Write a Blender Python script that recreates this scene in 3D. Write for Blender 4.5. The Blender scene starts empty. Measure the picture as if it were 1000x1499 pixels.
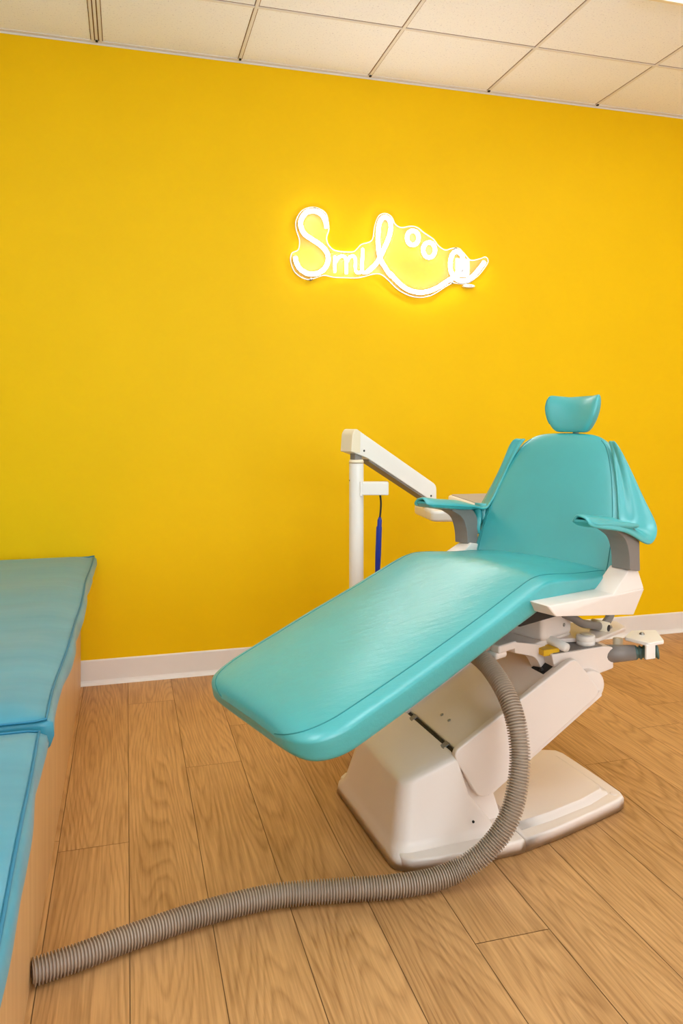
import bpy, bmesh, math, random
from mathutils import Vector, Matrix
random.seed(4)
S = bpy.context.scene
COL = S.collection
PI = math.pi

# ------------------------------------------------------------------ materials
def srgb(r, g, b):
    f = lambda c: (c/12.92 if c <= .04045 else ((c+.055)/1.055)**2.4)
    return (f(r/255), f(g/255), f(b/255), 1)

class NT:
    def __init__(s, name):
        s.m = bpy.data.materials.new(name); s.m.use_nodes = True
        s.t = s.m.node_tree; s.b = s.t.nodes['Principled BSDF']
    def n(s, typ, **kw):
        nd = s.t.nodes.new(typ)
        for k, v in kw.items():
            if k in nd.inputs.keys(): nd.inputs[k].default_value = v
            else: setattr(nd, k, v)
        return nd
    def l(s, a, b): s.t.links.new(a, b)
    def coords(s, scale=(1, 1, 1)):
        tc = s.n('ShaderNodeTexCoord'); mp = s.n('ShaderNodeMapping'); mp.inputs['Scale'].default_value = scale
        s.l(tc.outputs['Object'], mp.inputs['Vector']); return mp.outputs['Vector']
    def noise(s, scale, detail=4, sc=(1, 1, 1), rough=.5):
        nd = s.n('ShaderNodeTexNoise'); nd.inputs['Scale'].default_value = scale
        nd.inputs['Detail'].default_value = detail; nd.inputs['Roughness'].default_value = rough
        s.l(s.coords(sc), nd.inputs['Vector']); return nd.outputs['Fac']
    def ramp(s, fac, p0, c0, p1, c1):
        r = s.n('ShaderNodeValToRGB'); e = r.color_ramp.elements
        e[0].position = p0; e[0].color = c0; e[1].position = p1; e[1].color = c1
        s.l(fac, r.inputs['Fac']); return r.outputs['Color']
    def bump(s, h, strength, dist=.001):
        b = s.n('ShaderNodeBump'); b.inputs['Strength'].default_value = strength; b.inputs['Distance'].default_value = dist
        s.l(h, b.inputs['Height']); s.l(b.outputs['Normal'], s.b.inputs['Normal'])

def simple(name, col, rough=.5, metal=0, var=.05, vscale=6, bump=0, bscale=200, spec=.5, coat=0):
    k = NT(name)
    c = col
    lo = tuple(max(0, x*(1-var)) for x in c[:3])+(1,); hi = tuple(min(1, x*(1+var)) for x in c[:3])+(1,)
    k.l(k.ramp(k.noise(vscale), .3, lo, .7, hi), k.b.inputs['Base Color'])
    k.b.inputs['Roughness'].default_value = rough; k.b.inputs['Metallic'].default_value = metal
    k.b.inputs['Specular IOR Level'].default_value = spec
    if coat: k.b.inputs['Coat Weight'].default_value = coat; k.b.inputs['Coat Roughness'].default_value = .15
    if bump: k.bump(k.noise(bscale), bump)
    return k.m

M = {}
M['wall_yellow'] = simple('yellow_paint', srgb(246, 198, 0), .55, var=.015, vscale=3, bump=.08, bscale=350, spec=.15)
M['wall_white'] = simple('white_paint', srgb(236, 232, 226), .6, var=.02, bump=.08, bscale=350, spec=.3)
M['trim'] = simple('trim_paint', srgb(240, 232, 224), .4, var=.02)
M['grid'] = simple('grid_paint', srgb(232, 228, 226), .4, var=.02)
M['dark'] = simple('dark_gap', srgb(26, 22, 20), .7)
M['plank_gap_and_shade'] = simple('plank_gap_and_shade', srgb(126, 90, 54), .8)
M['plastic'] = simple('white_plastic', srgb(236, 222, 211), .32, var=.025, vscale=4, bump=.04, bscale=500)
M['plastic_cream'] = simple('cream_plastic', srgb(238, 224, 196), .4, var=.03)
M['enamel'] = simple('white_enamel', srgb(242, 236, 228), .28, var=.02)
M['grey'] = simple('grey_plastic', srgb(132, 124, 118), .45, var=.04, bump=.05, bscale=500)
M['tray_grey'] = simple('tray_grey', srgb(176, 166, 160), .5, var=.04)
M['steel'] = simple('steel', srgb(170, 165, 158), .3, metal=1)
M['black'] = simple('black_rubber', srgb(24, 24, 26), .5)
M['blue'] = simple('blue_plastic', srgb(14, 44, 150), .35)
M['hose'] = simple('grey_hose', srgb(172, 152, 132), .42, var=.06, vscale=12)
M['green_hose'] = simple('green_grey_hose', srgb(78, 104, 98), .5)
M['laminate'] = None

def leather(name, col, creases=True):
    k = NT(name)
    lo = tuple(x*.93 for x in col[:3])+(1,); hi = tuple(min(1, x*1.05) for x in col[:3])+(1,)
    k.l(k.ramp(k.noise(5, 5), .3, lo, .7, hi), k.b.inputs['Base Color'])
    k.b.inputs['Specular IOR Level'].default_value = 1.0
    r = k.n('ShaderNodeMapRange'); r.inputs['To Min'].default_value = .27; r.inputs['To Max'].default_value = .36
    k.l(k.noise(9, 4), r.inputs['Value']); k.l(r.outputs['Result'], k.b.inputs['Roughness'])
    f = k.noise(420, 3)
    if creases:
        cr = k.noise(6, 5, (1.3, 6, 4), .65)
        a = k.n('ShaderNodeMath', operation='MULTIPLY_ADD'); a.inputs[1].default_value = .05
        k.l(f, a.inputs[0]); k.l(cr, a.inputs[2]); k.bump(a.outputs[0], .30, .005)
    else: k.bump(f, .12, .001)
    return k.m
TEAL = srgb(64, 171, 173)
M['teal'] = leather('teal_vinyl', TEAL, False)
M['teal_seat'] = leather('teal_vinyl_creased', TEAL, True)
M['teal_seam'] = simple('teal_seam', srgb(30, 132, 134), .5)

def cushion_mat():
    k = NT('blue_nylon')
    cr = k.noise(1.8, 3, (1.0, 3.2, 2), .5)
    k.l(k.ramp(k.noise(3, 3, (1, 4, 1)), .3, srgb(50, 137, 160), .75, srgb(64, 151, 172)), k.b.inputs['Base Color'])
    k.b.inputs['Roughness'].default_value = .38; k.b.inputs['Specular IOR Level'].default_value = .6
    k.b.inputs['Sheen Weight'].default_value = .15
    k.bump(cr, .22, .02)
    return k.m
M['cushion'] = cushion_mat()
M['cushion_seam'] = simple('blue_piping', srgb(30, 118, 148), .5)

def laminate():
    k = NT('maple_laminate')
    k.l(k.ramp(k.noise(3, 6, (14, 14, .5), .6), .3, srgb(206, 160, 106), .7, srgb(222, 180, 126)), k.b.inputs['Base Color'])
    k.b.inputs['Roughness'].default_value = .45; return k.m
M['laminate'] = laminate()

def ceil_tile():
    k = NT('ceiling_tile')
    n = k.noise(120, 5, (1, 1, 1), .75)
    k.l(k.ramp(n, .36, srgb(214, 215, 226), .42, srgb(250, 251, 255)), k.b.inputs['Base Color'])
    k.b.inputs['Roughness'].default_value = .9; k.b.inputs['Specular IOR Level'].default_value = .15
    k.bump(n, .3, .002); return k.m
M['tile'] = ceil_tile()

def wood_floor():
    k = NT('oak_planks')
    at = k.n('ShaderNodeAttribute', attribute_name='plank')          # per-plank random number
    tc = k.n('ShaderNodeTexCoord')
    off = k.n('ShaderNodeCombineXYZ')
    m1 = k.n('ShaderNodeMath', operation='MULTIPLY'); m1.inputs[1].default_value = 37.0
    m2 = k.n('ShaderNodeMath', operation='MULTIPLY'); m2.inputs[1].default_value = 91.0
    k.l(at.outputs['Fac'], m1.inputs[0]); k.l(at.outputs['Fac'], m2.inputs[0])
    k.l(m1.outputs[0], off.inputs['X']); k.l(m2.outputs[0], off.inputs['Y'])
    add = k.n('ShaderNodeVectorMath', operation='ADD'); k.l(tc.outputs['Object'], add.inputs[0]); k.l(off.outputs[0], add.inputs[1])
    def nz(sc, scale, det, ro=.5, dist=0):
        mp = k.n('ShaderNodeMapping'); mp.inputs['Scale'].default_value = sc; k.l(add.outputs[0], mp.inputs['Vector'])
        n = k.n('ShaderNodeTexNoise'); n.inputs['Scale'].default_value = scale; n.inputs['Detail'].default_value = det
        n.inputs['Roughness'].default_value = ro; n.inputs['Distortion'].default_value = dist
        k.l(mp.outputs[0], n.inputs['Vector']); return n.outputs['Fac']
    def mth(op, a, b):
        q = k.n('ShaderNodeMath', operation=op)
        for i, v in enumerate((a, b)):
            if isinstance(v, (int, float)): q.inputs[i].default_value = v
            else: k.l(v, q.inputs[i])
        return q.outputs[0]
    broad = nz((6.0, .55, 1), 1.0, 1.2, .4, .2)
    wob = nz((26, 5, 1), 1.0, 3, .5)
    v = mth('ADD', mth('MULTIPLY', broad, 34), mth('MULTIPLY', wob, 1.1))
    fr = mth('FRACT', v, 0)
    rings = k.n('ShaderNodeValToRGB'); e = rings.color_ramp.elements
    e[0].position = 0; e[0].color = (.15, .15, .15, 1); e[1].position = .3; e[1].color = (.75, .75, .75, 1)
    x = e.new(.75); x.color = (.9, .9, .9, 1); x = e.new(1); x.color = (.2, .2, .2, 1)
    k.l(fr, rings.inputs['Fac'])
    fine = nz((150, 5, 1), 1.0, 4, .6)
    blot = nz((5, 1.2, 1), 1.0, 3, .5)
    f1 = mth('ADD', mth('MULTIPLY', rings.outputs['Color'], .21), mth('MULTIPLY', fine, .66))
    f2 = mth('ADD', f1, mth('MULTIPLY', blot, .4))
    f3 = mth('ADD', f2, mth('MULTIPLY', at.outputs['Fac'], .12))
    col = k.ramp(f3, .42, srgb(142, 97, 52), .88, srgb(208, 158, 102))
    k.l(col, k.b.inputs['Base Color'])
    k.b.inputs['Roughness'].default_value = .48; k.b.inputs['Specular IOR Level'].default_value = .35
    k.bump(f1, .15, .001)
    return k.m
M['floor'] = wood_floor()

def emit(name, col, strength):
    k = NT(name); k.b.inputs['Base Color'].default_value = col
    k.b.inputs['Emission Color'].default_value = col; k.b.inputs['Emission Strength'].default_value = strength
    return k.m
LAMP = 7.4
M['lamp'] = emit('lamp_diffuser', (.79, .92, 1, 1), LAMP)
M['lamp_low'] = emit('lamp_diffuser_dim', (.9, .95, 1, 1), 4.0)
M['led'] = emit('led_tube', (.97, .98, 1, 1), 34.0)
M['window_fill'] = emit('window_fill_glow', (.80, .90, 1, 1), 6.0)  # glow of the added window pane

def acrylic():
    k = NT('clear_acrylic')
    k.b.inputs['Base Color'].default_value = (.95, .95, .97, 1); k.b.inputs['Roughness'].default_value = .2
    k.b.inputs['Alpha'].default_value = .05
    return k.m
M['acrylic'] = acrylic()
M['acrylic_edge'] = simple('acrylic_edge', (.93, .93, .95, 1), .3)

# ------------------------------------------------------------------ object helpers
def link(name, bm, mat, parent=None, smooth=True, bevel=0, seg=3, subsurf=0, loc=None, angle=35, wn=True):
    """bm is in room coordinates; mesh is re-centred on its own origin."""
    me = bpy.data.meshes.new(name)
    bmesh.ops.recalc_face_normals(bm, faces=bm.faces[:])
    if loc is None:
        lo = Vector((min(v.co[i] for v in bm.verts) for i in range(3))); hi = Vector((max(v.co[i] for v in bm.verts) for i in range(3)))
        loc = Vector(((lo.x+hi.x)/2, (lo.y+hi.y)/2, lo.z))
    loc = Vector(loc)
    bmesh.ops.translate(bm, verts=bm.verts[:], vec=-loc)
    bm.to_mesh(me); bm.free()
    if mat is not None: me.materials.append(mat)
    o = bpy.data.objects.new(name, me); COL.objects.link(o)
    if smooth:
        for p in me.polygons: p.use_smooth = True
        me.set_sharp_from_angle(angle=math.radians(66))
    o['_w'] = loc[:]
    if parent is not None:
        o.parent = parent; o.location = loc - Vector(parent['_w'])
    else: o.location = loc
    if bevel:
        b = o.modifiers.new('bevel', 'BEVEL'); b.width = bevel; b.segments = seg; b.limit_method = 'ANGLE'; b.angle_limit = math.radians(angle)
        b.harden_normals = False
    if subsurf:
        b = o.modifiers.new('sub', 'SUBSURF'); b.levels = subsurf; b.render_levels = subsurf
    if smooth and wn and not subsurf:
        w = o.modifiers.new('wn', 'WEIGHTED_NORMAL'); w.keep_sharp = False
    return o

def thing(name, label, cat, loc, group=None):
    o = bpy.data.objects.new(name, None); COL.objects.link(o); o.location = loc; o.empty_display_size = .1
    o['_w'] = Vector(loc)[:]; tag(o, label, cat, group); return o
def tag(o, label, cat, group=None):
    o['label'] = label; o['category'] = cat
    if group: o['group'] = group
def struct(o): o['kind'] = 'structure'; return o

ID = Matrix.Identity(4)
def frame(x, y, deg): return Matrix.Translation((x, y, 0)) @ Matrix.Rotation(math.radians(deg), 4, 'Z')
C = frame(.9145, 2.027, 24.6)          # swivelled upper chair: u toward the head, v toward the yellow wall
B = frame(.641, 2.031, 4)              # chair base on the floor
W = ID

def box(bm, T, x0, x1, y0, y1, z0, z1):
    vs = [bm.verts.new(T @ Vector(p)) for p in ((x0,y0,z0),(x1,y0,z0),(x1,y1,z0),(x0,y1,z0),(x0,y0,z1),(x1,y0,z1),(x1,y1,z1),(x0,y1,z1))]
    for f in ((3,2,1,0),(4,5,6,7),(0,1,5,4),(1,2,6,5),(2,3,7,6),(3,0,4,7)): bm.faces.new([vs[i] for i in f])
    return vs
def bx(T, *a):
    bm = bmesh.new(); box(bm, T, *a); return bm

def rounded(pts, r, n=5):
    """round the corners of a 2-D polygon"""
    out = []; N = len(pts)
    for i in range(N):
        p, a, b = Vector(pts[i]), Vector(pts[i-1]), Vector(pts[(i+1) % N])
        rr = r[i] if isinstance(r, (list, tuple)) else r
        if rr <= 0: out.append(tuple(p)); continue
        da, db = (a-p), (b-p); la, lb = da.length, db.length
        d = min(rr, la*.48, lb*.48); s, e = p+da/la*d, p+db/lb*d
        for k in range(n+1):
            t = k/n; out.append(tuple(s*(1-t)**2+p*2*t*(1-t)+e*t*t))
    return out

def prism(bm, T, pts, a0, a1, axis='y'):
    """extrude a polygon (u,w) along v (axis 'y'), or (u,v) along w (axis 'z')"""
    mk = (lambda p, a: Vector((p[0], a, p[1]))) if axis == 'y' else (lambda p, a: Vector((p[0], p[1], a)))
    A = [bm.verts.new(T @ mk(p, a0)) for p in pts]; Bv = [bm.verts.new(T @ mk(p, a1)) for p in pts]
    n = len(pts)
    bm.faces.new(A); bm.faces.new(Bv[::-1])
    for i in range(n): bm.faces.new((A[i], A[(i+1) % n], Bv[(i+1) % n], Bv[i]))
    return bm

def loft(bm, rings, closed=True, caps=True):
    R = [[bm.verts.new(p) for p in r] for r in rings]; n = len(R[0])
    for a, b in zip(R, R[1:]):
        for i in range(n if closed else n-1): bm.faces.new((a[i], a[(i+1) % n], b[(i+1) % n], b[i]))
    if caps:
        bm.faces.new(R[0]); bm.faces.new(R[-1][::-1])
    return R

def cat(pts, n):
    """Catmull-Rom through tuples of any length, n samples per span"""
    out = []; P = [pts[0]]+list(pts)+[pts[-1]]
    for i in range(1, len(P)-2):
        for k in range(n):
            t = k/n; a, b, c, d = P[i-1], P[i], P[i+1], P[i+2]
            out.append(tuple(.5*(2*b[j]+(c[j]-a[j])*t+(2*a[j]-5*b[j]+4*c[j]-d[j])*t*t+(3*b[j]-a[j]-3*c[j]+d[j])*t**3) for j in range(len(b))))
    out.append(tuple(pts[-1])); return out

def tube(bm, pts, r, n=12, caps=True, closed=False):
    pts = [Vector(p) for p in pts]; N = len(pts)
    rad = r if callable(r) else (lambda i: r)
    up = None; rings = []
    for i, p in enumerate(pts):
        if closed: t = pts[(i+1) % N]-pts[i-1]
        else: t = pts[min(i+1, N-1)]-pts[max(i-1, 0)]
        t.normalize()
        if up is None:
            up = t.orthogonal().normalized()
        up = (up-t*up.dot(t)).normalized(); s = t.cross(up)
        rings.append([p+(up*math.cos(2*PI*k/n)+s*math.sin(2*PI*k/n))*rad(i) for k in range(n)])
    if closed: rings.append(rings[0]); caps = False
    loft(bm, rings, True, caps)
    if closed: bmesh.ops.remove_doubles(bm, verts=bm.verts[:], dist=1e-6)
    return bm

def lathe(bm, T, prof, n=32):
    """prof: (radius, height) pairs, about the local z axis of T"""
    rings = [[T @ Vector((r*math.cos(2*PI*k/n), r*math.sin(2*PI*k/n), z)) for k in range(n)] for r, z in prof]
    loft(bm, rings); return bm

def supere(n, p, a, b, pb=None):
    out = []
    for k in range(n):
        t = 2*PI*k/n; c, s = math.cos(t), math.sin(t)
        q = p if s >= 0 or pb is None else pb
        out.append((a*math.copysign(abs(c)**(2/q), c), b*math.copysign(abs(s)**(2/q), s)))
    return out

def hull(pts, T):
    bm = bmesh.new(); [bm.verts.new(T @ Vector(p)) for p in pts]
    r = bmesh.ops.convex_hull(bm, input=bm.verts[:]); 
    bmesh.ops.delete(bm, geom=[g for g in r['geom_interior'] if isinstance(g, bmesh.types.BMVert)], context='VERTS')
    bmesh.ops.dissolve_limit(bm, angle_limit=math.radians(1), verts=bm.verts[:], edges=bm.edges[:])
    return bm

def resample(pts, step):
    pts = [Vector(p) for p in pts]; out = [pts[0].copy()]; acc = 0
    for a, b in zip(pts, pts[1:]):
        L = (b-a).length
        if L < 1e-9: continue
        d = step-acc
        while d <= L: out.append(a+(b-a)*(d/L)); d += step
        acc = (acc+L) % step if True else 0
    return out

# ------------------------------------------------------------------ the room
YW, XL, XR, YF, ZC = 3.43, -.93, 3.7, -1.7, 2.744
# floor: one mesh of planks running toward the yellow wall
bm = bmesh.new(); lay = bm.faces.layers.float.new('plank')
PW, X0 = .180, .007
joints = {-1: 2.128, 0: 3.15, 1: 2.53, 2: 2.83, 3: 1.05, 4: 1.512, 5: 2.98, 6: 2.9, 7: 2.6, 8: 2.194, 9: 3.1, 10: 2.4}
i0, i1 = int((XL-X0)/PW)-2, int((XR-X0)/PW)+2
for i in range(i0, i1):
    xa, xb = max(XL, X0+i*PW), min(XR, X0+(i+1)*PW)
    if xb-xa < .01: continue
    L = 1.83; j0 = joints.get(i, random.random()*L)
    y = j0-L*math.ceil((j0-YF)/L)
    while y < YW:
        ya, yb = max(y, YF), min(y+L, YW)
        if yb-ya > .005:
            g = .0009
            f = bm.faces.new([bm.verts.new(p) for p in ((xa+g, ya+g, 0), (xb-g, ya+g, 0), (xb-g, yb-g, 0), (xa+g, yb-g, 0))])
            f[lay] = random.random()
        y += L
fl = link('floor', bm, M['floor'], smooth=False, loc=(0, 0, 0)); struct(fl)
if 'plank' in fl.data.attributes: pass
sub = struct(link('floor_slab', bx(W, XL-.1, XR+.1, YF-.1, YW+.1, -.06, -.0025), M['plank_gap_and_shade'], fl, smooth=False))
wb = struct(link('wall_back', bx(W, XL-.1, XR+.1, YW, YW+.1, 0, ZC+.1), M['wall_yellow'], smooth=False))
struct(link('wall_left', bx(W, XL-.1, XL, YF, YW, 0, ZC+.1), M['wall_white'], smooth=False))
struct(link('wall_right', bx(W, XR, XR+.1, YF, YW, 0, ZC+.1), M['wall_white'], smooth=False))
struct(link('wall_front', bx(W, XL-.1, XR+.1, YF-.1, YF, 0, ZC+.1), M['wall_white'], smooth=False))
# baseboard with a small coved toe
prof = [(0, 0), (-.020, 0), (-.017, .004), (-.009, .010), (-.006, .018), (-.006, .100), (-.003, .105), (0, .105)]
bm = bmesh.new()
A = [bm.verts.new((XL, YW+p[0], p[1])) for p in prof]; Bv = [bm.verts.new((XR, YW+p[0], p[1])) for p in prof]
bm.faces.new(A); bm.faces.new(Bv[::-1])
for i in range(len(prof)): bm.faces.new((A[i], A[(i+1) % len(prof)], Bv[(i+1) % len(prof)], Bv[i]))
struct(link('baseboard_back', bm, M['trim'], smooth=False))
# ceiling: tiles and a metal grid
ce = struct(link('ceiling', bx(W, XL-.1, XR+.1, YF-.1, YW+.1, ZC, ZC+.08), M['tile'], smooth=False, loc=(0, 0, ZC)))
bm = bmesh.new()
gx = [-.121+.61*k for k in range(-2, 7)]; gx = [x for x in gx if XL < x < XR]
for x in gx:
    if abs(x+.121) < .01:
        for d in (-.016, .0, .016): box(bm, W, x+d-.0055, x+d+.0055, YF, YW, ZC-.004, ZC+.001)
    else:
        box(bm, W, x-.0065, x+.0065, YF, YW, ZC-.004, ZC+.001)
gy = [2.96-.61*k for k in range(0, 8)]
for y in gy:
    box(bm, W, XL, XR, y-.0065, y+.0065, ZC-.0035, ZC+.001)
struct(link('grid', bm, M['grid'], ce, smooth=False))
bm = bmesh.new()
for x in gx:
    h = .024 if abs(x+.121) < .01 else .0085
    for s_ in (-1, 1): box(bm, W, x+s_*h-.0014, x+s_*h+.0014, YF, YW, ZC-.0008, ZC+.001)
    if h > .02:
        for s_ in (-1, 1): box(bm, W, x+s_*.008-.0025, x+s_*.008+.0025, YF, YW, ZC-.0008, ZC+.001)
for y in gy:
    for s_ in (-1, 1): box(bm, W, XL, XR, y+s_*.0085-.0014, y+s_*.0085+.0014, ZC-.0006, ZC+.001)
struct(link('reveal_shade', bm, M['plank_gap_and_shade'], ce, smooth=False))  # dark strips stand in for the shadow lines along the grid bars
bm = bmesh.new()
box(bm, W, XL, XR, YW-.022, YW, ZC-.003, ZC); box(bm, W, XL, XR, YW-.002, YW, ZC-.010, ZC)
struct(link('trim_1', bm, M['grid'], smooth=False))
bm = bmesh.new()
for x in gx: box(bm, W, x-.005, x+.005, YW-.034, YW-.022, ZC-.009, ZC-.0005)
struct(link('grid_end', bm, M['dark'], ce, smooth=False))

# unseen window added behind the viewer: glowing pane brightens the ceiling, in a white frame
wn_ = struct(link('added_window_1', bx(W, .30, 2.70, YF, YF+.012, .80, 2.25), M['window_fill'], smooth=False))
bm = bmesh.new()
for a in ((.22, .30, .72, 2.33), (2.70, 2.78, .72, 2.33), (.30, 2.70, .72, .80), (.30, 2.70, 2.25, 2.33), (1.47, 1.53, .80, 2.25)): box(bm, W, a[0], a[1], YF, YF+.04, a[2], a[3])
struct(link('added_window_frame', bm, M['trim'], wn_, smooth=False))

# ceiling luminaires: surface boxes with glowing diffusers
def luminaire(x0, x1, y0, y1, label, lamp='lamp'):
    t = thing('ceiling_light', label, 'light', ((x0+x1)/2, (y0+y1)/2, ZC-.07), 'ceiling lights')
    bm = bmesh.new(); h = .018
    for a in ((x0, x1, y0, y0+h), (x0, x1, y1-h, y1), (x0, x0+h, y0+h, y1-h), (x1-h, x1, y0+h, y1-h)):
        box(bm, W, *a, ZC-.040, ZC-.004)
    link('frame', bm, M['plastic_cream'], t, bevel=.003, smooth=False)
    link('diffuser', bx(W, x0+h, x1-h, y0+h, y1-h, ZC-.030, ZC-.02), M[lamp], t, smooth=False)
luminaire(1.86, 3.06, 1.82, 2.445, 'long ceiling light whose cream edge shows at the upper right corner', 'lamp_low')
luminaire(-.731, -.121, .52, 1.74, 'long ceiling light above the blue bench cushions')
luminaire(1.10, 1.71, .52, 1.74, 'long ceiling light over the floor in front of the dental chair')
luminaire(.49, 1.10, -1.31, -.09, 'unseen long ceiling light added behind the viewer')  # out of view, added to light the room

# ------------------------------------------------------------------ bench with two cushions
t = thing('storage_bench', 'low maple laminate bench cabinet under the blue cushions along left wall', 'bench', (-.55, 1.9, 0))
bm = bx(W, XL+.01, -.185, .35, YW-.025, 0.0, .468); link('carcass', bm, M['laminate'], t, smooth=False, bevel=.002)
link('top_board', bx(W, XL+.01, -.172, .34, YW-.024, .468, .486), M['laminate'], t, smooth=False, bevel=.002)

def cushion(y0, y1, x0, x1, z0, z1, label, wob, seed, slant):
    rnd = random.Random(seed); ph = [rnd.random()*6 for _ in range(6)]
    t = thing('bench_cushion', label, 'cushion', ((x0+x1)/2, (y0+y1)/2, z0), 'blue bench cushions')
    nx, ny = 34, 84
    def edge(y): return wob*(.6*math.sin(y*5.3+ph[0])+.3*math.sin(y*11.1+ph[1]))+(slant*(y-y0)/(y1-y0))
    def top(x, y):
        a = min(1, (x1-x)/.09, (y1-y)/.09, (x-x0)/.09, (y-y0)/.09); a = max(0, a)
        s = math.sin(a*PI/2)
        return z1-.012+.018*s+s*(.0022*math.sin(y*9+2.5*x+ph[3])+.0014*math.sin(y*17-4*x+ph[4]))
    def pt(i, j, z):
        y = y0+(y1-y0)*j/ny; f = i/nx; x = x0+(x1+edge(y)-x0)*f
        return x, y
    bm = bmesh.new(); rows = []
    def dz(y): return .004*math.sin(y*11+ph[2])
    for j in range(ny+1):
        r = []
        for i in range(nx+1):
            x, y = pt(i, j, 0); r.append(bm.verts.new((x, y, top(min(x, x1), y)+(dz(y) if i == nx else 0))))
        rows.append(r)
    for j in range(ny):
        for i in range(nx): bm.faces.new((rows[j][i], rows[j][i+1], rows[j+1][i+1], rows[j+1][i]))
    # sides bulge down to the bottom
    loop = [rows[0][i] for i in range(nx+1)]+[rows[j][nx] for j in range(1, ny+1)]+[rows[ny][i] for i in range(nx-1, -1, -1)]+[rows[j][0] for j in range(ny-1, 0, -1)]
    cx, cy = (x0+x1)/2, (y0+y1)/2
    prev = loop; H = z1-z0
    for k, (out, zz) in enumerate(((.007, .82), (.011, .5), (.006, .2), (-.004, .02), (-.03, 0))):
        new = []
        for v in loop:
            p = v.co; ox = oy = 0
            if p.x > x1-.05: ox = out+(.002*math.sin(p.y*21+k)+.003*math.sin(p.y*13))*(1 if k < 4 else 0)
            elif p.x < x0+.02: ox = -out
            if p.y > y1-.004: oy = 0 if y1 > 3 else out
            elif p.y < y0+.004: oy = 0 if out > 0 else .003
            new.append(bm.verts.new((p.x+ox, p.y+oy, z0+(p.z-z0)*zz)))
        n = len(loop)
        for i in range(n): bm.faces.new((prev[i], prev[(i+1) % n], new[(i+1) % n], new[i]))
        prev = new
    bm.faces.new(prev[::-1])
    edgepts = [v.co.copy() for v in loop]
    link('cover', bm, M['cushion'], t)
    bm = bmesh.new(); tube(bm, [p+Vector((0, 0, .002)) for p in edgepts], .0028, 8, closed=True)
    link('piping', bm, M['cushion_seam'], t)
    return t
cushion(1.585, YW-.03, XL+.03, -.150, .487, .560, 'long blue bench cushion reaching the yellow wall', .005, 3, .018)
cushion(.36, 1.560, XL+.03, -.122, .487, .552, 'near blue bench cushion at the bottom left, in front of the longer one', .002, 8, -.036)

# ------------------------------------------------------------------ neon sign
SIGN_S = [(0.8858, 2.0121), (0.8832, 2.0396), (0.865, 2.071), (0.8288, 2.0859), (0.7903, 2.0756), (0.7673, 2.0415), (0.7662, 2.009), (0.7826, 1.9776), (0.8185, 1.9549), (0.8598, 1.9299), (0.8884, 1.8989), (0.8936, 1.8615), (0.8754, 1.8227), (0.8392, 1.7997), (0.798, 1.7976), (0.7622, 1.8167), (0.7443, 1.8457), (0.7392, 1.8728)]
SIGN_M = ([(0.9265, 1.887), (0.9265, 1.8103)],
  [(0.9286, 1.8558), (0.9433, 1.8794), (0.9669, 1.8873), (0.979, 1.8738), (0.9811, 1.8385), (0.9811, 1.8055)],
  [(0.9827, 1.8588), (0.9959, 1.8824), (1.0145, 1.8901), (1.0251, 1.8764), (1.0251, 1.8408), (1.0277, 1.8206), (1.041, 1.8136), (1.0544, 1.822)])
SIGN_TAIL = [(1.0608, 1.9305), (1.0597, 1.8835), (1.057, 1.8425), (1.0624, 1.8173), (1.0811, 1.8172), (1.108, 1.8427), (1.1349, 1.8724), (1.1566, 1.9147), (1.1837, 1.9729), (1.199, 2.0254), (1.1973, 2.0614), (1.1783, 2.0807), (1.1539, 2.0738), (1.1392, 2.0368), (1.136, 1.9853), (1.1376, 1.9341), (1.1484, 1.8834), (1.1728, 1.8436), (1.2028, 1.8039), (1.1946, 1.8212), (1.2295, 1.7846), (1.2762, 1.751), (1.3292, 1.7369), (1.3826, 1.742), (1.4364, 1.764), (1.4907, 1.8001), (1.5271, 1.8243), (1.5545, 1.8623), (1.5698, 1.8969), (1.5606, 1.9301), (1.5362, 1.9427), (1.5137, 1.9274), (1.5028, 1.8931), (1.5046, 1.854), (1.521, 1.8184), (1.5515, 1.803), (1.5944, 1.808), (1.6313, 1.8381), (1.6623, 1.8736), (1.6841, 1.9032)]
SIGN_EYE1 = [(1.3392, 1.9959), (1.3378, 1.9852), (1.3336, 1.9753), (1.327, 1.9673), (1.3188, 1.962), (1.3097, 1.9597), (1.3006, 1.9608), (1.2924, 1.9652), (1.2859, 1.9724), (1.2817, 1.9816), (1.2803, 1.9921), (1.2817, 2.0027), (1.2859, 2.0125), (1.2924, 2.0205), (1.3006, 2.0259), (1.3097, 2.0282), (1.3188, 2.0271), (1.327, 2.0228), (1.3336, 2.0157), (1.3378, 2.0064)]
SIGN_EYE2 = [(1.4238, 1.9433), (1.4223, 1.932), (1.4179, 1.9217), (1.411, 1.9133), (1.4023, 1.9077), (1.3927, 1.9053), (1.3831, 1.9066), (1.3745, 1.9112), (1.3677, 1.9188), (1.3633, 1.9286), (1.3618, 1.9396), (1.3633, 1.9509), (1.3677, 1.9612), (1.3745, 1.9696), (1.3831, 1.9752), (1.3927, 1.9776), (1.4023, 1.9764), (1.411, 1.9718), (1.4179, 1.9642), (1.4223, 1.9544)]
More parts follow.
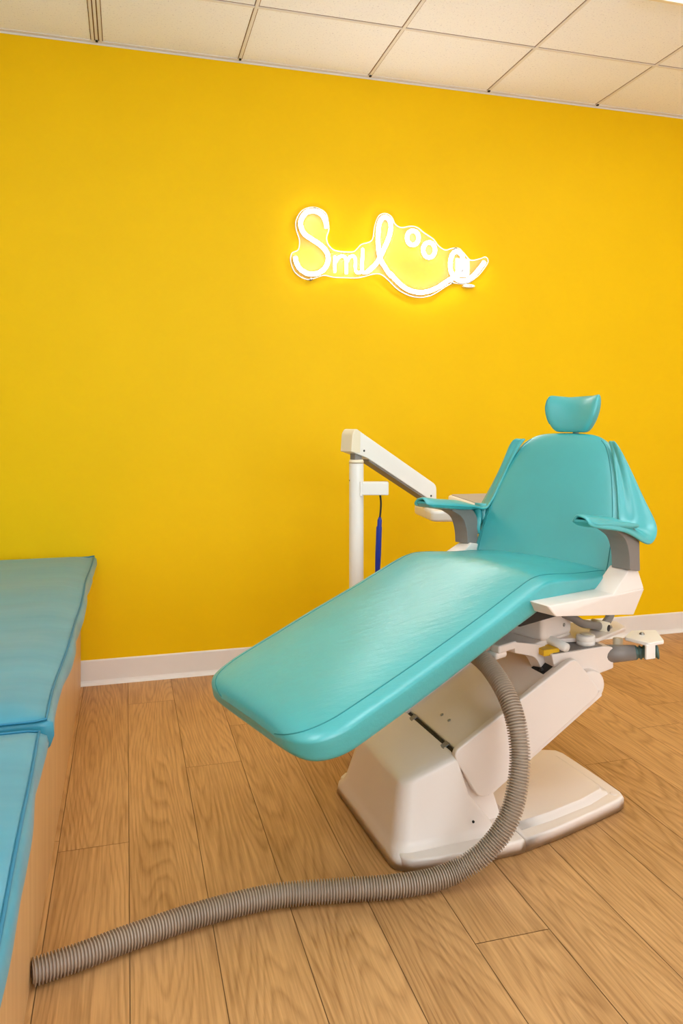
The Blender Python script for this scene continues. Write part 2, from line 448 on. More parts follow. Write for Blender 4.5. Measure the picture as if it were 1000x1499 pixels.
SIGN_PLATE = [(0.7236, 1.8847), (0.7203, 1.8528), (0.7419, 1.801), (0.8017, 1.7722), (0.8731, 1.795), (0.923, 1.7889), (0.9789, 1.7895), (1.0466, 1.7929), (1.1264, 1.8154), (1.1725, 1.8036), (1.2422, 1.7443), (1.3245, 1.7148), (1.4078, 1.7262), (1.4921, 1.7781), (1.5286, 1.7911), (1.5898, 1.7906), (1.6516, 1.831), (1.6952, 1.8821), (1.7089, 1.9102), (1.6939, 1.9276), (1.664, 1.9168), (1.6145, 1.9072), (1.5837, 1.9348), (1.553, 1.9612), (1.5164, 1.959), (1.48, 1.9489), (1.4438, 1.9691), (1.4198, 1.9977), (1.372, 2.0247), (1.3364, 2.0479), (1.3009, 2.051), (1.2539, 2.0423), (1.2247, 2.0568), (1.2073, 2.0885), (1.1783, 2.1029), (1.1437, 2.0894), (1.123, 2.0389), (1.1092, 1.9725), (1.0579, 1.9498), (1.0352, 1.9267), (1.0126, 1.9124), (0.9341, 1.9131), (0.9008, 1.9358), (0.8897, 1.9694), (0.9008, 2.013), (0.8897, 2.0765), (0.8566, 2.1009), (0.8181, 2.1055), (0.7745, 2.0873), (0.7473, 2.0451), (0.7452, 2.0025), (0.7614, 1.9506), (0.756, 1.9078), (0.7311, 1.8936)]
SIGN_STANDOFF = [(0.8324, 2.0991), (0.8159, 1.775), (1.5347, 1.9578), (1.5164, 1.7927)]

t = thing('neon_sign', 'glowing white neon sign reading Smile on clear acrylic on the yellow wall', 'neon sign', (1.2, YW-.01, 1.74))
def smoothpts(p, n=6): return [Vector(q) for q in cat([(x, YW-.030, z) for x, z in p], n)]
def led(name, p, r, closed=False):
    bm = bmesh.new()
    if closed: tube(bm, [Vector((x, YW-.030, z)) for x, z in p], r, 12, closed=True)
    else:
        q = smoothpts(p); q = resample(q, .006)+[q[-1]]
        N = len(q); tube(bm, q, lambda i: r*(min(1, .55+.45*min(i, N-1-i)/1.0)), 12)
    o = link(name, bm, M['led'], t)
    bm = bmesh.new(); sh = Vector((0, .0031, 0))
    if closed: tube(bm, [Vector((x, YW-.030, z))+sh for x, z in p], r*1.10, 14, closed=True)
    else: tube(bm, [a+sh for a in q], r*1.10, 14)
    link('channel', bm, M['enamel'], o); return o
led('letter_tube', SIGN_S, .0102)
for p in SIGN_M: led('letter_tube', p, .0062)
led('letter_tube', SIGN_TAIL[:5], .0066)
led('smile_tube', SIGN_TAIL[4:], .0098)
led('eye_tube', SIGN_EYE1, .0092, True); led('eye_tube', SIGN_EYE2, .0092, True)
outl = [(q[0], q[2]) for q in cat([(x, 0, z) for x, z in SIGN_PLATE+SIGN_PLATE[:1]], 4)][:-1]
bm = bmesh.new(); prism(bm, W, outl, YW-.022, YW-.017); link('backplate', bm, M['acrylic'], t, smooth=False)
bm = bmesh.new(); tube(bm, [Vector((x, YW-.0195, z)) for x, z in outl], .0026, 6, closed=True); link('plate_edge', bm, M['acrylic_edge'], t)
for x, z in SIGN_STANDOFF:
    T = Matrix.Translation((x, YW-.027, z)) @ Matrix.Rotation(-PI/2, 4, 'X')
    bm = bmesh.new(); lathe(bm, T, [(.0001, 0), (.006, 0), (.007, .002), (.007, .010), (.0045, .011), (.0045, .0268), (.0001, .0268)], 16)
    link('standoff', bm, M['steel'], t)
t = thing('wall_box', 'small white wall box with a round button, partly behind the tail of the neon sign', 'switch box', (1.576, YW-.008, 1.823))
link('case', bx(W, 1.541, 1.612, YW-.0155, YW, 1.823, 1.915), M['enamel'], t, bevel=.003)
bm = bmesh.new(); lathe(bm, Matrix.Translation((1.571, YW-.0155, 1.855)) @ Matrix.Rotation(PI/2, 4, 'X'), [(.0001, -.001), (.007, -.001), (.007, .001), (.005, .0018), (.0001, .0018)], 16)
link('button', bm, M['grey'], t)
t = thing('dimmer_switch', 'small oval white inline dimmer hanging below the neon sign tail', 'switch', (1.607, YW-.012, 1.7735))
T = Matrix.Translation((1.607, YW-.012, 1.781))
bm = bmesh.new()
loft(bm, [[T @ Vector((a*s, yy, b*s)) for a, b in supere(28, 2.2, .032, .0085)] for s, yy in ((.8, .011), (1, .007), (1, -.006), (.93, -.010), (.6, -.012))])
link('case', bm, M['enamel'], t)
bm = bmesh.new()
for k in range(4): box(bm, T, -.008+k*.0055, -.0045+k*.0055, -.0128, -.011, -.0022, .0022)
link('buttons', bm, M['grey'], t, smooth=False)

# ------------------------------------------------------------------ dental chair
ch = thing('dental_chair', 'teal vinyl dental chair with white swivel base and sling armrests on the wood floor', 'dental chair', (1.0, 2.05, 0))
def seampath(R, idx, a=0, b=None, off=.0):
    pts = [r[idx].co.copy() for r in R][a:b]; return pts

# --- base
half = [(.004, .0), (.004, .205), (.010, .232), (.030, .250), (.09, .263), (.20, .270), (.33, .268), (.47, .243), (.60, .211), (.715, .180), (.745, .165), (.754, .14), (.756, .0)]
outline = [(u, -v) for u, v in half]+[(u, v) for u, v in half[::-1][1:-1]]
def ring_scaled(out, d, w):
    cu = .37; return [B @ Vector((cu+(u-cu)*(1-d/.38), v*(1-d/.24), w)) for u, v in out]
def dense(out):
    pts = [(a, b, 0) for a, b in out]; return out
def split(out, u0, u1):
    """clip a polygon between u0 and u1"""
    def clip(P, keep, u):
        Q = []
        for i in range(len(P)):
            a, b = P[i-1], P[i]; ka, kb = keep(a[0]), keep(b[0])
            if ka != kb: s = (u-a[0])/(b[0]-a[0]); Q.append((u, a[1]+(b[1]-a[1])*s))
            if kb: Q.append(b)
        return Q
    return clip(clip(out, lambda x: x >= u0, u0), lambda x: x <= u1, u1)
def slab(out, z0, z1, r):
    bm = bmesh.new()
    cu = sum(p[0] for p in out)/len(out)
    def rg(d, w): return [B @ Vector((u+(d if u < cu else -d)*min(1, abs(u-cu)*20), v-math.copysign(min(d, abs(v)), v), w)) for u, v in out]
    loft(bm, [rg(0, z0), rg(0, z1-r), rg(r*.3, z1-r*.3), rg(r, z1)]); return bm
base = link('base', slab(split(outline, -.02, .346), .004, .038, .007), M['plastic'], ch)
rear = link('rear_base_cover', slab(split(outline, .349, .77), .004, .038, .007), M['plastic'], base)
bm = bmesh.new(); plat = [(.36, -.205), (.47, -.190), (.60, -.160), (.69, -.128), (.70, -.11), (.703, 0)]
plat = plat+[(u, -v) for u, v in plat[::-1][1:]]
loft(bm, [[B @ Vector((u+(.020 if u > .5 else 0)*k, v*(1+.11*k), w)) for u, v in plat] for k, w in ((1.1, .030), (.9, .0385), (.3, .0425), (.05, .049), (-.1, .0505))])
link('rear_top_plate', bm, M['plastic'], rear)
bm = bmesh.new(); lathe(bm, B @ Matrix.Translation((.725, -.145, .037)), [(.0001, 0), (.011, 0), (.011, .0016), (.009, .0022), (.0001, .0022)], 20); link('cap', bm, M['plastic'], rear)
# front body: tapering shroud whose roof climbs to the rear
def rrect(u0, u1, hv, r, n=6):
    return rounded([(u0, -hv), (u1, -hv), (u1, hv), (u0, hv)], [r, .012, .012, r], n)
bm = bmesh.new()
roof = lambda u: .187+(u-.03)*.30
lv = [(-.012, .305, .236, .045, None, .003), (-.008, .303, .232, .045, None, .030), (.000, .296, .218, .048, None, .041), (.006, .285, .209, .050, None, .060), (.024, .225, .188, .05, None, .135),
      (.035, .200, .174, .045, -.012, 0), (.040, .198, .167, .04, -.004, 0), (.050, .196, .156, .035, .000, 0), (.072, .192, .130, .03, .002, 0)]
rings = []
for u0, u1, hv, r, dr, w in lv:
    pts = rrect(u0, u1, hv, r)
    rings.append([B @ Vector((u, v, w if dr is None else roof(u)+dr)) for u, v in pts])
loft(bm, rings); link('front_shroud', bm, M['plastic'], base)
bm = bmesh.new()
pp = rounded([(.10, .035), (.345, .035), (.335, .07), (.30, .17), (.24, .225), (.10, .2)], [0, .01, .02, .03, .03, 0])
prism(bm, B, pp, -.148, .148); link('inner_housing', bm, M['plastic'], base, bevel=.012)
for u, v in ((.225, -.203),):
    bm = bmesh.new(); lathe(bm, B @ Matrix.Translation((u, v if u > .1 else v+.012, .075 if u > .1 else .14)) @ Matrix.Rotation(PI/2, 4, 'X'), [(.0001, -.012), (.0035 if u > .1 else .0016, -.012), (.0035 if u > .1 else .0016, .004), (.0001, .004)], 10)
    link('screw_hole', bm, M['dark'], base)
bm = bmesh.new(); box(bm, B, -.003, .745, -.16, .16, 0, .006); link('foot_pad', bm, M['black'], base, smooth=False)

# --- parallelogram lift arm
la = None
side = rounded([(.180, .246), (.572, .463), (.662, .350), (.268, .102)], [.03, .028, .03, .04], 6)
bm = bmesh.new(); prism(bm, B, side, -.172, -.150); la = link('lift_arm', bm, M['plastic'], ch, bevel=.005)
bm = bmesh.new(); prism(bm, B, side, .150, .172); link('side_panel', bm, M['plastic'], la, bevel=.005)
bm = bmesh.new(); prism(bm, B, rounded([(.204, .244), (.562, .443), (.64, .345), (.285, .118)], .012), -.150, .150); link('top_panel', bm, M['plastic'], la, smooth=False)
bm = bmesh.new(); prism(bm, B, rounded([(.30, .108), (.672, .337), (.668, .352), (.29, .13)], .004), -.160, .160); link('lower_lip', bm, M['plastic'], la, smooth=False)
ls = math.atan2(.443-.244, .562-.204)
LT = B @ Matrix.Translation((.204, 0, .244)) @ Matrix.Rotation(-ls, 4, 'Y')      # along the top panel, z out of it
bm = bmesh.new(); box(bm, LT, -.018, -.002, -.150, .140, -.012, -.0015); link('hinge_slot', bm, M['dark'], la, smooth=False)
for v in (.105, -.098):
    bm = bmesh.new(); box(bm, LT, -.022, .002, v-.012, v+.008, -.004, .0015); box(bm, LT, -.026, -.018, v-.016, v+.0, -.006, .002)
    link('hinge_clip', bm, M['grey'], la, bevel=.001)
for v in (.022, -.022):
    bm = bmesh.new(); lathe(bm, LT @ Matrix.Translation((.053, v, 0)), [(.0001, .0005), (.0052, .0005), (.0052, .002), (.003, .0032), (.0001, .0032)], 14); link('screw', bm, M['steel'], la)
bm = bmesh.new(); box(bm, LT, .335, .398, -.125, -.065, -.02, .0012); link('opening', bm, M['dark'], la, smooth=False)
bm = bmesh.new(); lathe(bm, LT @ Matrix.Translation((.343, -.108, 0)), [(.0001, .0015), (.0065, .0015), (.0065, .006), (.0001, .007)], 14); link('bolt', bm, M['black'], la)
bm = bmesh.new(); lathe(bm, B @ Matrix.Translation((.640, -.155, .365)) @ Matrix.Rotation(-PI/2, 4, 'X'), [(.0001, 0), (.042, 0), (.046, .004), (.046, .306), (.042, .31), (.0001, .31)], 28); link('pivot_barrel', bm, M['plastic'], la)

# --- swivel block on top of the arm
sw = None
bm = bmesh.new(); prism(bm, B, rounded([(.520, .462), (.700, .468), (.734, .462), (.736, .400), (.625, .378), (.53, .42)], .006), -.132, .13)
sw = link('swivel_block', bm, M['plastic'], ch, bevel=.003)
bm = bmesh.new(); prism(bm, B, [(.53, .463), (.672, .470), (.70, .470), (.56, .463)], -.128, -.02); link('slot', bm, M['grey'], sw, smooth=False)
bm = bmesh.new(); tube(bm, [B @ Vector((.545, -.03, .485)), B @ Vector((.556, -.085, .485)), B @ Vector((.565, -.14, .480))], lambda i: (.012, .014, .013)[i], 16); link('lever_grip', bm, M['enamel'], sw)
bm = bmesh.new(); box(bm, B, .500, .555, -.122, .12, .456, .4745); link('yellow_strip', bm, simple('yellow_paint_mark', srgb(226, 176, 20), .45), sw, bevel=.002)
bm = bmesh.new(); lathe(bm, B @ Matrix.Translation((.664, -.096, .468)), [(.0001, 0), (.027, 0), (.027, .010), (.024, .011), (.024, .014), (.027, .015), (.027, .026), (.024, .030), (.0001, .031)], 28); link('swivel_knob', bm, M['enamel'], sw)
bm = bmesh.new(); lathe(bm, B @ Matrix.Translation((.664, -.096, .499)), [(.0001, 0), (.017, 0), (.016, .0015), (.003, .002), (.0001, .002)], 20); link('knob_cap', bm, M['plastic_cream'], sw)
for w in (.445, .415):
    bm = bmesh.new(); lathe(bm, B @ Matrix.Translation((.736, -.118, w)) @ Matrix.Rotation(PI/2, 4, 'Y'), [(.0001, 0), (.004, 0), (.004, .006), (.0001, .006)], 10); link('bolt', bm, M['black'], sw)
# cream plate and the white flap that carry the tubing at the rear
bm = bmesh.new(); prism(bm, B, rounded([(.54, -.05), (.64, -.075), (.705, -.10), (.87, -.028), (.89, .045), (.62, .10)], .012), .470, .482, 'z'); link('lever_plate', bm, M['plastic'], sw, bevel=.003)
bm = bmesh.new(); lathe(bm, B @ Matrix.Translation((.815, -.012, .482)), [(.0001, 0), (.011, 0), (.011, .004), (.007, .009), (.0001, .010)], 16); link('bolt', bm, M['steel'], sw)
bm = bmesh.new(); prism(bm, B, rounded([(.775, -.130), (.80, -.205), (.86, -.20), (.92, -.10), (.845, -.08)], .008), .478, .488, 'z')
box(bm, B, .792, .825, -.204, -.196, .440, .482); link('flap', bm, M['enamel'], sw, bevel=.002)
bm = bmesh.new(); lathe(bm, B @ Matrix.Translation((.845, -.125, .488)), [(.0001, 0), (.008, 0), (.008, .002), (.004, .006), (.0001, .0065)], 14); link('screw', bm, M['steel'], sw)
bm = bmesh.new(); lathe(bm, B @ Matrix.Translation((.79, -.085, .430)), [(.0001, 0), (.015, 0), (.015, .04), (.0001, .04)], 20); link('spacer', bm, M['plastic_cream'], sw)
bm = bmesh.new(); p0, p1 = B @ Vector((.70, -.09, .432)), B @ Vector((.795, -.155, .447)); tube(bm, [p0, p0.lerp(p1, .5), p1], lambda i: (.030, .026, .0215)[i], 18); link('hose_boot', bm, M['grey'], sw)
bm = bmesh.new(); q0 = B @ Vector((.795, -.155, .447)); q1 = B @ Vector((.845, -.195, .455)); N = 22
tube(bm, [q0.lerp(q1, i/N) for i in range(N+1)], lambda i: .0205 if i % 4 < 2 else .0165, 18); link('hose_stub', bm, M['green_hose'], sw)
# knuckle that drops from the seat carriage into the arm
bm = bmesh.new(); prism(bm, C, rounded([(.075, .512), (.225, .475), (.285, .435), (.288, .395), (.245, .375), (.205, .405), (.175, .45), (.075, .482)], [.004, .02, .02, .03, .03, .02, .03, .004]), -.150, -.112)
kn = link('seat_carriage', bm, M['plastic'], ch, bevel=.005)
bm = bmesh.new(); lathe(bm, C @ Matrix.Translation((.272, -.151, .425)) @ Matrix.Rotation(PI/2, 4, 'X'), [(.0001, -.002), (.004, -.002), (.004, .001), (.0001, .001)], 10); link('screw', bm, M['black'], kn)
bm = bmesh.new(); box(bm, C, .10, .36, -.146, .15, .470, .488); link('carriage_plate', bm, M['plastic'], kn, bevel=.006)
bm = bmesh.new(); box(bm, C, .005, .085, -.150, -.118, .492, .514); link('front_bar', bm, M['plastic'], kn, bevel=.005)
bm = bmesh.new(); box(bm, C, .0, .05, -.145, -.105, .474, .494); link('stop_block', bm, M['plastic'], kn, bevel=.008)
bm = bmesh.new(); prism(bm, C, rounded([(-.26, .455), (-.03, .500), (.02, .485), (-.25, .432)], .006), -.02, .03); link('legrest_bar', bm, M['plastic'], kn, bevel=.004)
# seat frame
bm = bmesh.new(); box(bm, C, .205, .355, -.152, .152, .486, .575); fr = link('seat_frame', bm, M['plastic'], ch, bevel=.014, seg=4)
bm = bmesh.new(); box(bm, C, .03, .43, -.20, .20, .572, .640); link('under_frame', bm, M['black'], fr, bevel=.004)
for u, w in ((.310, .520), (.345, .535)):
    bm = bmesh.new(); lathe(bm, C @ Matrix.Translation((u, -.152, w)) @ Matrix.Rotation(PI/2, 4, 'X'), [(.0001, -.002), (.0055, -.002), (.0055, .0015), (.003, .003), (.0001, .003)], 14); link('screw', bm, M['steel'], fr)
bm = bmesh.new(); P = cat([(.30, -.14, .558), (.326, -.172, .542), (.36, -.18, .522), (.40, -.18, .511), (.468, -.18, .494), (.50, -.18, .502), (.522, -.18, .520), (.55, -.18, .56)], 6)
tube(bm, [C @ Vector(p) for p in P], .0125, 14); link('recline_lever', bm, M['grey'], fr)
bm = bmesh.new(); tube(bm, [C @ Vector((.466, -.150, .495)), C @ Vector((.472, -.203, .492))], .017, 18); link('lever_hub', bm, M['plastic_cream'], fr)
bm = bmesh.new(); tube(bm, [C @ Vector((.4715, -.199, .4922)), C @ Vector((.4723, -.2055, .4918))], .010, 14); link('lever_bore', bm, M['black'], fr)

# --- seat and leg rest upholstery
st = [((-.738, .468), (-.734, .458), .13), ((-.735, .486), (-.728, .443), .185), ((-.724, .502), (-.709, .432), .224), ((-.702, .514), (-.679, .428), .248), ((-.66, .528), (-.63, .433), .265),
      ((-.60, .544), (-.565, .450), .270), ((-.40, .595), (-.365, .502), .270), ((-.18, .659), (-.14, .570), .270), ((-.03, .709), (.0, .608), .270), ((.045, .728), (.06, .626), .270), ((.12, .724), (.125, .637), .270),
      ((.25, .706), (.245, .640), .270), ((.36, .699), (.355, .630), .268), ((.425, .690), (.415, .624), .258), ((.455, .678), (.45, .630), .235), ((.462, .662), (.46, .642), .21)]
flat = [(a[0], a[1], b[0], b[1], h) for a, b, h in st]
rings = []
NS = 64
for tu, tw, bu, bw, h in cat(flat, 7):
    cu, cw, du, dw = (tu+bu)/2, (tw+bw)/2, (tu-bu)/2, (tw-bw)/2
    rg = []
    sk = min(1, max(0, (-.30-cu)/.4)); sk = sk*sk*(3-2*sk)
    for a, b in supere(NS, 4.6, h, 1, 6):
        crown = (.0 if b < 0 else -.36*abs(a/h)**2.2*b)
        rg.append(C @ Vector((cu+(.013+.11*a)*sk+du*(b+crown), a-.010*sk, cw+dw*(b+crown))))
    rings.append(rg)
bm = bmesh.new(); R = loft(bm, rings)
NR = len(rings)
iR = NS*7//8+0; iL = NS*5//8+0
def nearest(idx): return [v.copy() for v in (r[idx] for r in rings)]
kR, kL = NS*7//8, NS*5//8
# upper corners of the ring: 45 degrees on each side
s1 = [r[NS//8] for r in rings]; s2 = [r[NS*3//8] for r in rings]
seat = link('seat', bm, M['teal_seat'], ch)
for s_ in (s1, s2):
    bm = bmesh.new(); tube(bm, resample(s_[3:NR-16], .012), .0015, 6); link('seam', bm, M['teal_seam'], seat)

# --- backrest
bk = [(.60, .225, .05), (.63, .243, .08), (.68, .252, .09), (.74, .251, .09), (.80, .246, .09), (.86, .234, .088), (.92, .219, .085), (.98, .200, .08), (1.03, .178, .074), (1.06, .157, .064), (1.082, .128, .05), (1.093, .100, .034), (1.0985, .07, .016)]
rings = []
for w, hw, th in cat(bk, 6):
    u = .398+(w-.674)*.3675; rg = []
    hw = (hw-.008)/.905
    for a, b in supere(56, 7, hw, 1, 3):
        d = -.047+th*.5*b+(.006*b if b > 0 else 0)*(1-(a/hw)**2)
        if b > 0: d += 0
        rg.append(C @ Vector((u-.939*d, a+.010, w+.345*d)))
    rings.append(rg)
bm = bmesh.new(); loft(bm, rings)
s1 = [r[56//8] for r in rings]; s2 = [r[56*3//8] for r in rings]
back = link('backrest', bm, M['teal'], ch)
for s_ in (s1, s2):
    bm = bmesh.new(); tube(bm, resample(s_[8:-14], .012), .0015, 6); link('seam', bm, M['teal_seam'], back)
bm = bmesh.new(); prism(bm, C, rounded([(.47, .60), (.53, .60), (.66, .96), (.62, 1.0), (.56, .98)], .02), -.10, .10); link('back_shell', bm, M['plastic'], back, bevel=.01)

# --- headrest
hd = [(1.090, .048, .030, 0), (1.094, .060, .044, 0), (1.108, .074, .056, .1), (1.135, .090, .064, .3), (1.165, .0995, .064, .6), (1.188, .1005, .058, .85), (1.203, .098, .044, 1), (1.2115, .093, .024, 1.0), (1.2135, .086, .010, 1)]
rings = []
for w, hw, th, dip in cat(hd, 5):
    rg = []
    for a, b in supere(48, 3.0, hw, th/2):
        s_ = (a/.1)**2
        rg.append(C @ Vector((.600+(w-1.1)*.25-b-.030*s_, a, w+.010*dip*(s_-.5))))
    rings.append(rg)
bm = bmesh.new(); loft(bm, rings); hr = link('headrest', bm, M['teal'], ch)
bm = bmesh.new(); tube(bm, resample([r[3] for r in rings][12:-4], .008), .002, 6); link('seam', bm, M['teal_seam'], hr)
bm = bmesh.new(); tube(bm, [C @ Vector((.600, 0, 1.00)), C @ Vector((.618, 0, 1.14))], .011, 12); link('post', bm, M['steel'], hr)

# --- arms: cast bracket, grey upright, vinyl sling that runs from the backrest down over the arm
for sg in (-1, 1):
    q = lambda u, v, w: (u, sg*v, w)
    tp = 0 if sg < 0 else .13
    bm = hull([q(-.032+tp, .330, .664), q(-.005+tp, .337, .634), q(.262, .340, .646), q(.268, .262, .640), q(-.02+tp, .262, .664), q(.374, .340, .576), q(.434, .340, .642), q(.434, .262, .642), q(.374, .262, .578), q(.0+tp, .262, .634)], C)
    br = link('arm_bracket', bm, M['plastic'], ch, bevel=.004)
    bm = hull([q(.260, .339, .645), q(.272, .262, .638), q(.380, .262, .706), q(.392, .318, .704), q(.430, .322, .696), q(.433, .339, .643), q(.433, .262, .643), q(.430, .262, .696)], C)
    link('arm_post', bm, M['plastic'], br, bevel=.003)
    bm = bmesh.new(); prism(bm, C, rounded([(.372, .702), (.370, .745), (.350, .795), (.290, .824), (.300, .834), (.400, .818), (.424, .79), (.428, .692)], [.004, .05, .06, .004, .004, .01, .04, .006], 7), sg*.272, sg*.330)
    link('arm_upright', bm, M['grey'], br, bevel=.010, seg=4)
    # sling: rows from the backrest shoulder downwards, then forward along the arm
    rows = [  # inner (u,v,w), outer (u,v,w)
        ((.552, .158, 1.066), (.535, .186, 1.066)), ((.542, .172, 1.048), (.526, .208, 1.052)), ((.512, .204, .970), (.535, .247, .972)), ((.480, .228, .885), (.524, .297, .880)),
        ((.462, .240, .845), (.522, .336, .820)), ((.452, .248, .826), (.500, .345, .786)), ((.436, .252, .822), (.455, .347, .772)), ((.405, .254, .833), (.395, .345, .800)),
        ((.355, .255, .845), (.335, .345, .826)), ((.300, .256, .852), (.285, .345, .836)), ((.235, .258, .858), (.230, .343, .845)), ((.190, .262, .862), (.186, .338, .852)), ((.164, .274, .865), (.162, .328, .860))]
    NC = 9; bm = bmesh.new(); G = []
    for i, (a, b) in enumerate(rows):
        a, b = Vector(q(*a)), Vector(q(*b)); r = []
        for k in range(NC):
            f = k/(NC-1); p = a.lerp(b, f)
            puff = math.sin(f*PI)
            if i < 6:
                d = Vector((-.75, sg*.45, .1)); p += d*(.004*puff+.006*math.sin(f*PI*3+i*.9)*puff)
            else:
                p.z += .010*puff+.002*math.sin(i*2.1+k)*puff
                if f > .8: p.z -= .012*(f-.8)/.2
                if f < .2: p.z -= .014*(.2-f)/.2*(1 if i > 7 else .3)
            r.append(bm.verts.new(C @ p))
        G.append(r)
    for a, b in zip(G, G[1:]):
        for k in range(NC-1): bm.faces.new((a[k], a[k+1], b[k+1], b[k]))
    o = link('armrest_sling', bm, M['teal'], ch)
    for md in list(o.modifiers): o.modifiers.remove(md)
    md = o.modifiers.new('thick', 'SOLIDIFY'); md.thickness = .010; md.offset = 0
    md = o.modifiers.new('sub', 'SUBSURF'); md.levels = 2; md.render_levels = 2
    # soft pad under the sling on the arm
    rings = []
    for u, hv, th, w in cat([(.168, .020, .006, .858), (.176, .032, .012, .855), (.20, .038, .020, .848), (.28, .040, .024, .840), (.36, .040, .022, .830), (.41, .036, .014, .826), (.42, .02, .006, .826)], 5):
        rings.append([C @ Vector((u, sg*.301+a, w+b)) for a, b in supere(24, 3, hv, th/2)])
    bm = bmesh.new(); loft(bm, rings); link('arm_pad', bm, M['teal'], o)
    bm = bmesh.new(); tube(bm, resample([C @ Vector(q(*b)) for a, b in rows[1:]], .01), .0022, 6); 
    if sg > 0:
        bm2 = bmesh.new(); P = cat([(.425, .825), (.432, .79), (.425, .752), (.437, .732), (.456, .745), (.452, .79), (.462, .835)], 6)
        for a, b in zip(P, P[1:]):
            bm2.faces.new([bm2.verts.new(C @ Vector(x)) for x in ((a[0], .262, a[1]), (a[0], .312, a[1]), (b[0], .312, b[1]), (b[0], .262, b[1]))])
        bmesh.ops.remove_doubles(bm2, verts=bm2.verts[:], dist=1e-5)
        f_ = link('slack_fold', bm2, M['teal'], o)
        for md in list(f_.modifiers): f_.modifiers.remove(md)
        md = f_.modifiers.new('thick', 'SOLIDIFY'); md.thickness = .006; md.offset = 0
    bm.free()

# ------------------------------------------------------------------ corrugated suction hose
P = cat([(.905, 2.055, .492), (.925, 2.02, .497), (.939, 1.979, .480), (.946, 1.890, .466), (.951, 1.800, .424), (.951, 1.742, .363), (.942, 1.708, .275), (.907, 1.687, .172), (.850, 1.690, .094), (.780, 1.704, .045), (.700, 1.705, .029), (.600, 1.711, .0275), (.487, 1.729, .0275), (.328, 1.750, .0275), (.170, 1.734, .0275), (.021, 1.698, .0275), (-.088, 1.664, .0275), (-.1825, 1.640, .0275)], 12)
q = resample([Vector(p) for p in P], .0017)
bm = bmesh.new(); prof = (.0198, .0262, .0262, .0198)
tube(bm, q, lambda i: prof[i % 4], 22)
o = link('suction_hose', bm, M['hose'], wn=False)
tag(o, 'grey corrugated hose curving from the chair across the floor to the bench', 'hose')

# ------------------------------------------------------------------ instrument delivery stand behind the chair
dl = thing('delivery_stand', 'white post with sloping arm and instrument tray behind the dental chair', 'instrument stand', (.812, 2.68, 0))
PT = Matrix.Translation((.812, 2.68, 0))
bm = bmesh.new(); lathe(bm, PT, [(.0001, .02), (.0265, .02), (.0265, .970), (.0255, .973), (.0001, .973)], 40); post = link('post', bm, M['enamel'], dl)
bm = bmesh.new(); lathe(bm, PT, [(.0001, 0), (.135, 0), (.14, .004), (.138, .014), (.12, .022), (.04, .028), (.0001, .028)], 40); link('foot', bm, M['plastic'], dl)
bm = bmesh.new(); lathe(bm, PT, [(.0001, .973), (.0270, .973), (.0272, .980), (.024, .986), (.0001, .986)], 32); link('collar', bm, M['plastic_cream'], dl)
bm = bmesh.new(); box(bm, PT @ Matrix.Rotation(math.radians(23), 4, 'Z'), -.016, .018, -.012, .018, .984, 1.020); link('pivot', bm, M['grey'], dl, bevel=.003)
bm = bmesh.new(); lathe(bm, PT @ Matrix.Translation((-.026, 0, .91)) @ Matrix.Rotation(-PI/2, 4, 'Y'), [(.0001, -.002), (.003, -.002), (.003, .001), (.0001, .001)], 8); link('screw', bm, M['black'], dl)
# holder bracket
HT = PT @ Matrix.Rotation(math.radians(-15.7), 4, 'Z')
bm = bmesh.new(); box(bm, HT, .015, .117, -.022, .022, .857, .905); link('holder', bm, M['enamel'], dl, bevel=.004)
bm = bmesh.new(); box(bm, HT, .012, .022, -.0285, .0285, .853, .909); link('holder_clamp', bm, M['enamel'], dl, bevel=.003)
# arm
a0 = Vector((.806, 2.690, 1.048)); a1 = Vector((1.165, 2.845, .838)); d = a1-a0; Lh = math.hypot(d.x, d.y)
AT = Matrix.Translation((a0.x, a0.y, 0)) @ Matrix.Rotation(math.atan2(d.y, d.x), 4, 'Z'); sl = d.z/Lh
def armz(u): return a0.z+sl*u
pts = rounded([(-.032, armz(-.03)+.020), (-.016, armz(-.016)+.044), (.03, armz(.03)+.043), (Lh+.012, armz(Lh+.012)+.040), (Lh+.012, armz(Lh)-.028), (Lh-.03, armz(Lh-.03)-.036), (.04, armz(.04)-.036), (-.038, armz(-.038)-.052)], [.02, .03, .02, .02, .006, .004, .01, .004], 7)
bm = bmesh.new(); prism(bm, AT, pts, -.031, .031); arm = link('balance_arm', bm, M['enamel'], dl, bevel=.003)
cap = rounded([(-.033, armz(-.03)+.020), (-.017, armz(-.016)+.0445), (.006, armz(.006)+.0438), (.004, armz(.004)-.037), (-.039, armz(-.038)-.053)], [.02, .03, 0, 0, .004], 7)
bm = bmesh.new(); prism(bm, AT, cap, -.032, .032); link('end_cap', bm, M['plastic_cream'], arm, bevel=.003)
bm = bmesh.new(); prism(bm, AT, [(.05, armz(.05)-.036), (Lh-.03, armz(Lh-.03)-.036), (Lh-.03, armz(Lh-.03)-.043), (.05, armz(.05)-.043)], -.026, .026); link('lower_bar', bm, M['grey'], arm, smooth=False)
for u in (.022, Lh-.02):
    bm = bmesh.new(); lathe(bm, AT @ Matrix.Translation((u, -.0315, armz(u)-.018)) @ Matrix.Rotation(PI/2, 4, 'X'), [(.0001, -.002), (.004, -.002), (.004, .0008), (.0001, .0008)], 10); link('screw', bm, M['black'], arm)
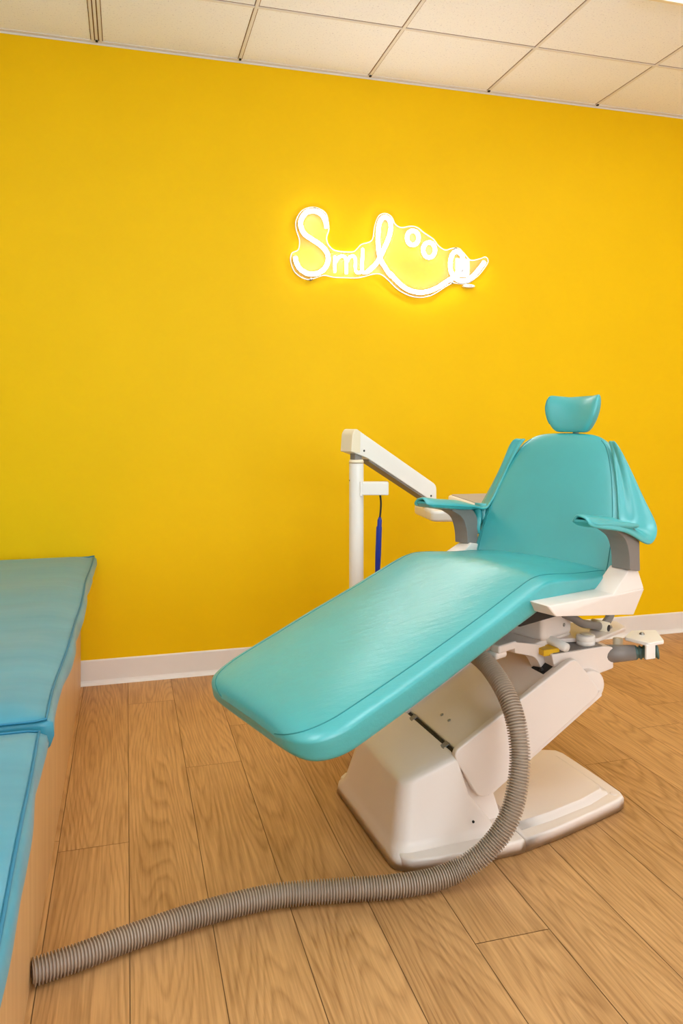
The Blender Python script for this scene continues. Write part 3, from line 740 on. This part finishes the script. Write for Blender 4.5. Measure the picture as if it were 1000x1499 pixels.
# control head
bm = bmesh.new(); prism(bm, W, rounded([(1.125, 2.715), (1.44, 2.64), (1.50, 2.98), (1.15, 2.98)], .03), .740, .782, 'z'); hd_ = link('control_head', bm, M['enamel'], dl, bevel=.012, seg=4)
bm = bmesh.new(); prism(bm, W, rounded([(1.213, 2.50), (1.50, 2.47), (1.54, 2.86), (1.255, 2.875)], .03), .782, .826, 'z'); tr = link('tray', bm, M['enamel'], dl, bevel=.010, seg=4)
bm = bmesh.new(); prism(bm, W, rounded([(1.225, 2.512), (1.49, 2.485), (1.53, 2.85), (1.266, 2.862)], .02), .825, .829, 'z'); link('tray_mat', bm, M['tray_grey'], tr, bevel=.0015)
bm = bmesh.new(); lathe(bm, Matrix.Translation((1.165, 2.845, .775)), [(.0001, 0), (.026, 0), (.026, .045), (.0001, .05)], 24); link('head_pivot', bm, M['plastic_cream'], hd_)

# blue handpiece hanging from the holder on its cord
hp = thing('blue_handpiece', 'slim blue handpiece hanging on a black cord from the white post holder', 'dental handpiece', (.895, 2.656, .5))
K = lambda u, w, v=0: HT @ Vector((u, v, w))
bm = bmesh.new(); tube(bm, cat([tuple(K(.087, .858)), tuple(K(.090, .83)), tuple(K(.089, .80)), tuple(K(.086, .772))], 6), .0036, 10); link('cord', bm, M['black'], hp)
ax = [K(.086, .775), K(.086, .768), K(.0855, .764), K(.0845, .742), K(.0835, .738), K(.080, .64), K(.077, .56), K(.0765, .55)]
rr = (.0045, .007, .0085, .0085, .0105, .011, .009, .004)
bm = bmesh.new(); tube(bm, ax, lambda i: rr[i], 18); link('barrel', bm, M['blue'], hp)
bm = bmesh.new(); tube(bm, [K(.0765, .552), K(.0755, .515)], .0032, 10); link('tip', bm, M['steel'], hp)

# ------------------------------------------------------------------ camera
cd = bpy.data.cameras.new('camera'); cam = bpy.data.objects.new('camera', cd); COL.objects.link(cam)
cam.location = (0, 0, 1.138); cam.rotation_euler = (PI/2, 0, -math.radians(15.74))
cd.sensor_fit = 'VERTICAL'; cd.sensor_height = 36.0; cd.lens = 1118/1499*36
cd.shift_y = -(749.5-612)/1499; cd.clip_start = .01
S.camera = cam

w = bpy.data.worlds.new('world'); S.world = w; w.use_nodes = True
w.node_tree.nodes['Background'].inputs['Color'].default_value = (.02, .02, .02, 1)
S.view_settings.view_transform = 'Standard'; S.view_settings.look = 'None'; S.view_settings.gamma = 1; S.view_settings.use_curve_mapping = False
S.view_settings.exposure = -0.10
S.cycles.max_bounces = 10; S.cycles.diffuse_bounces = 6
for o in S.objects:
    if '_w' in o: del o['_w']
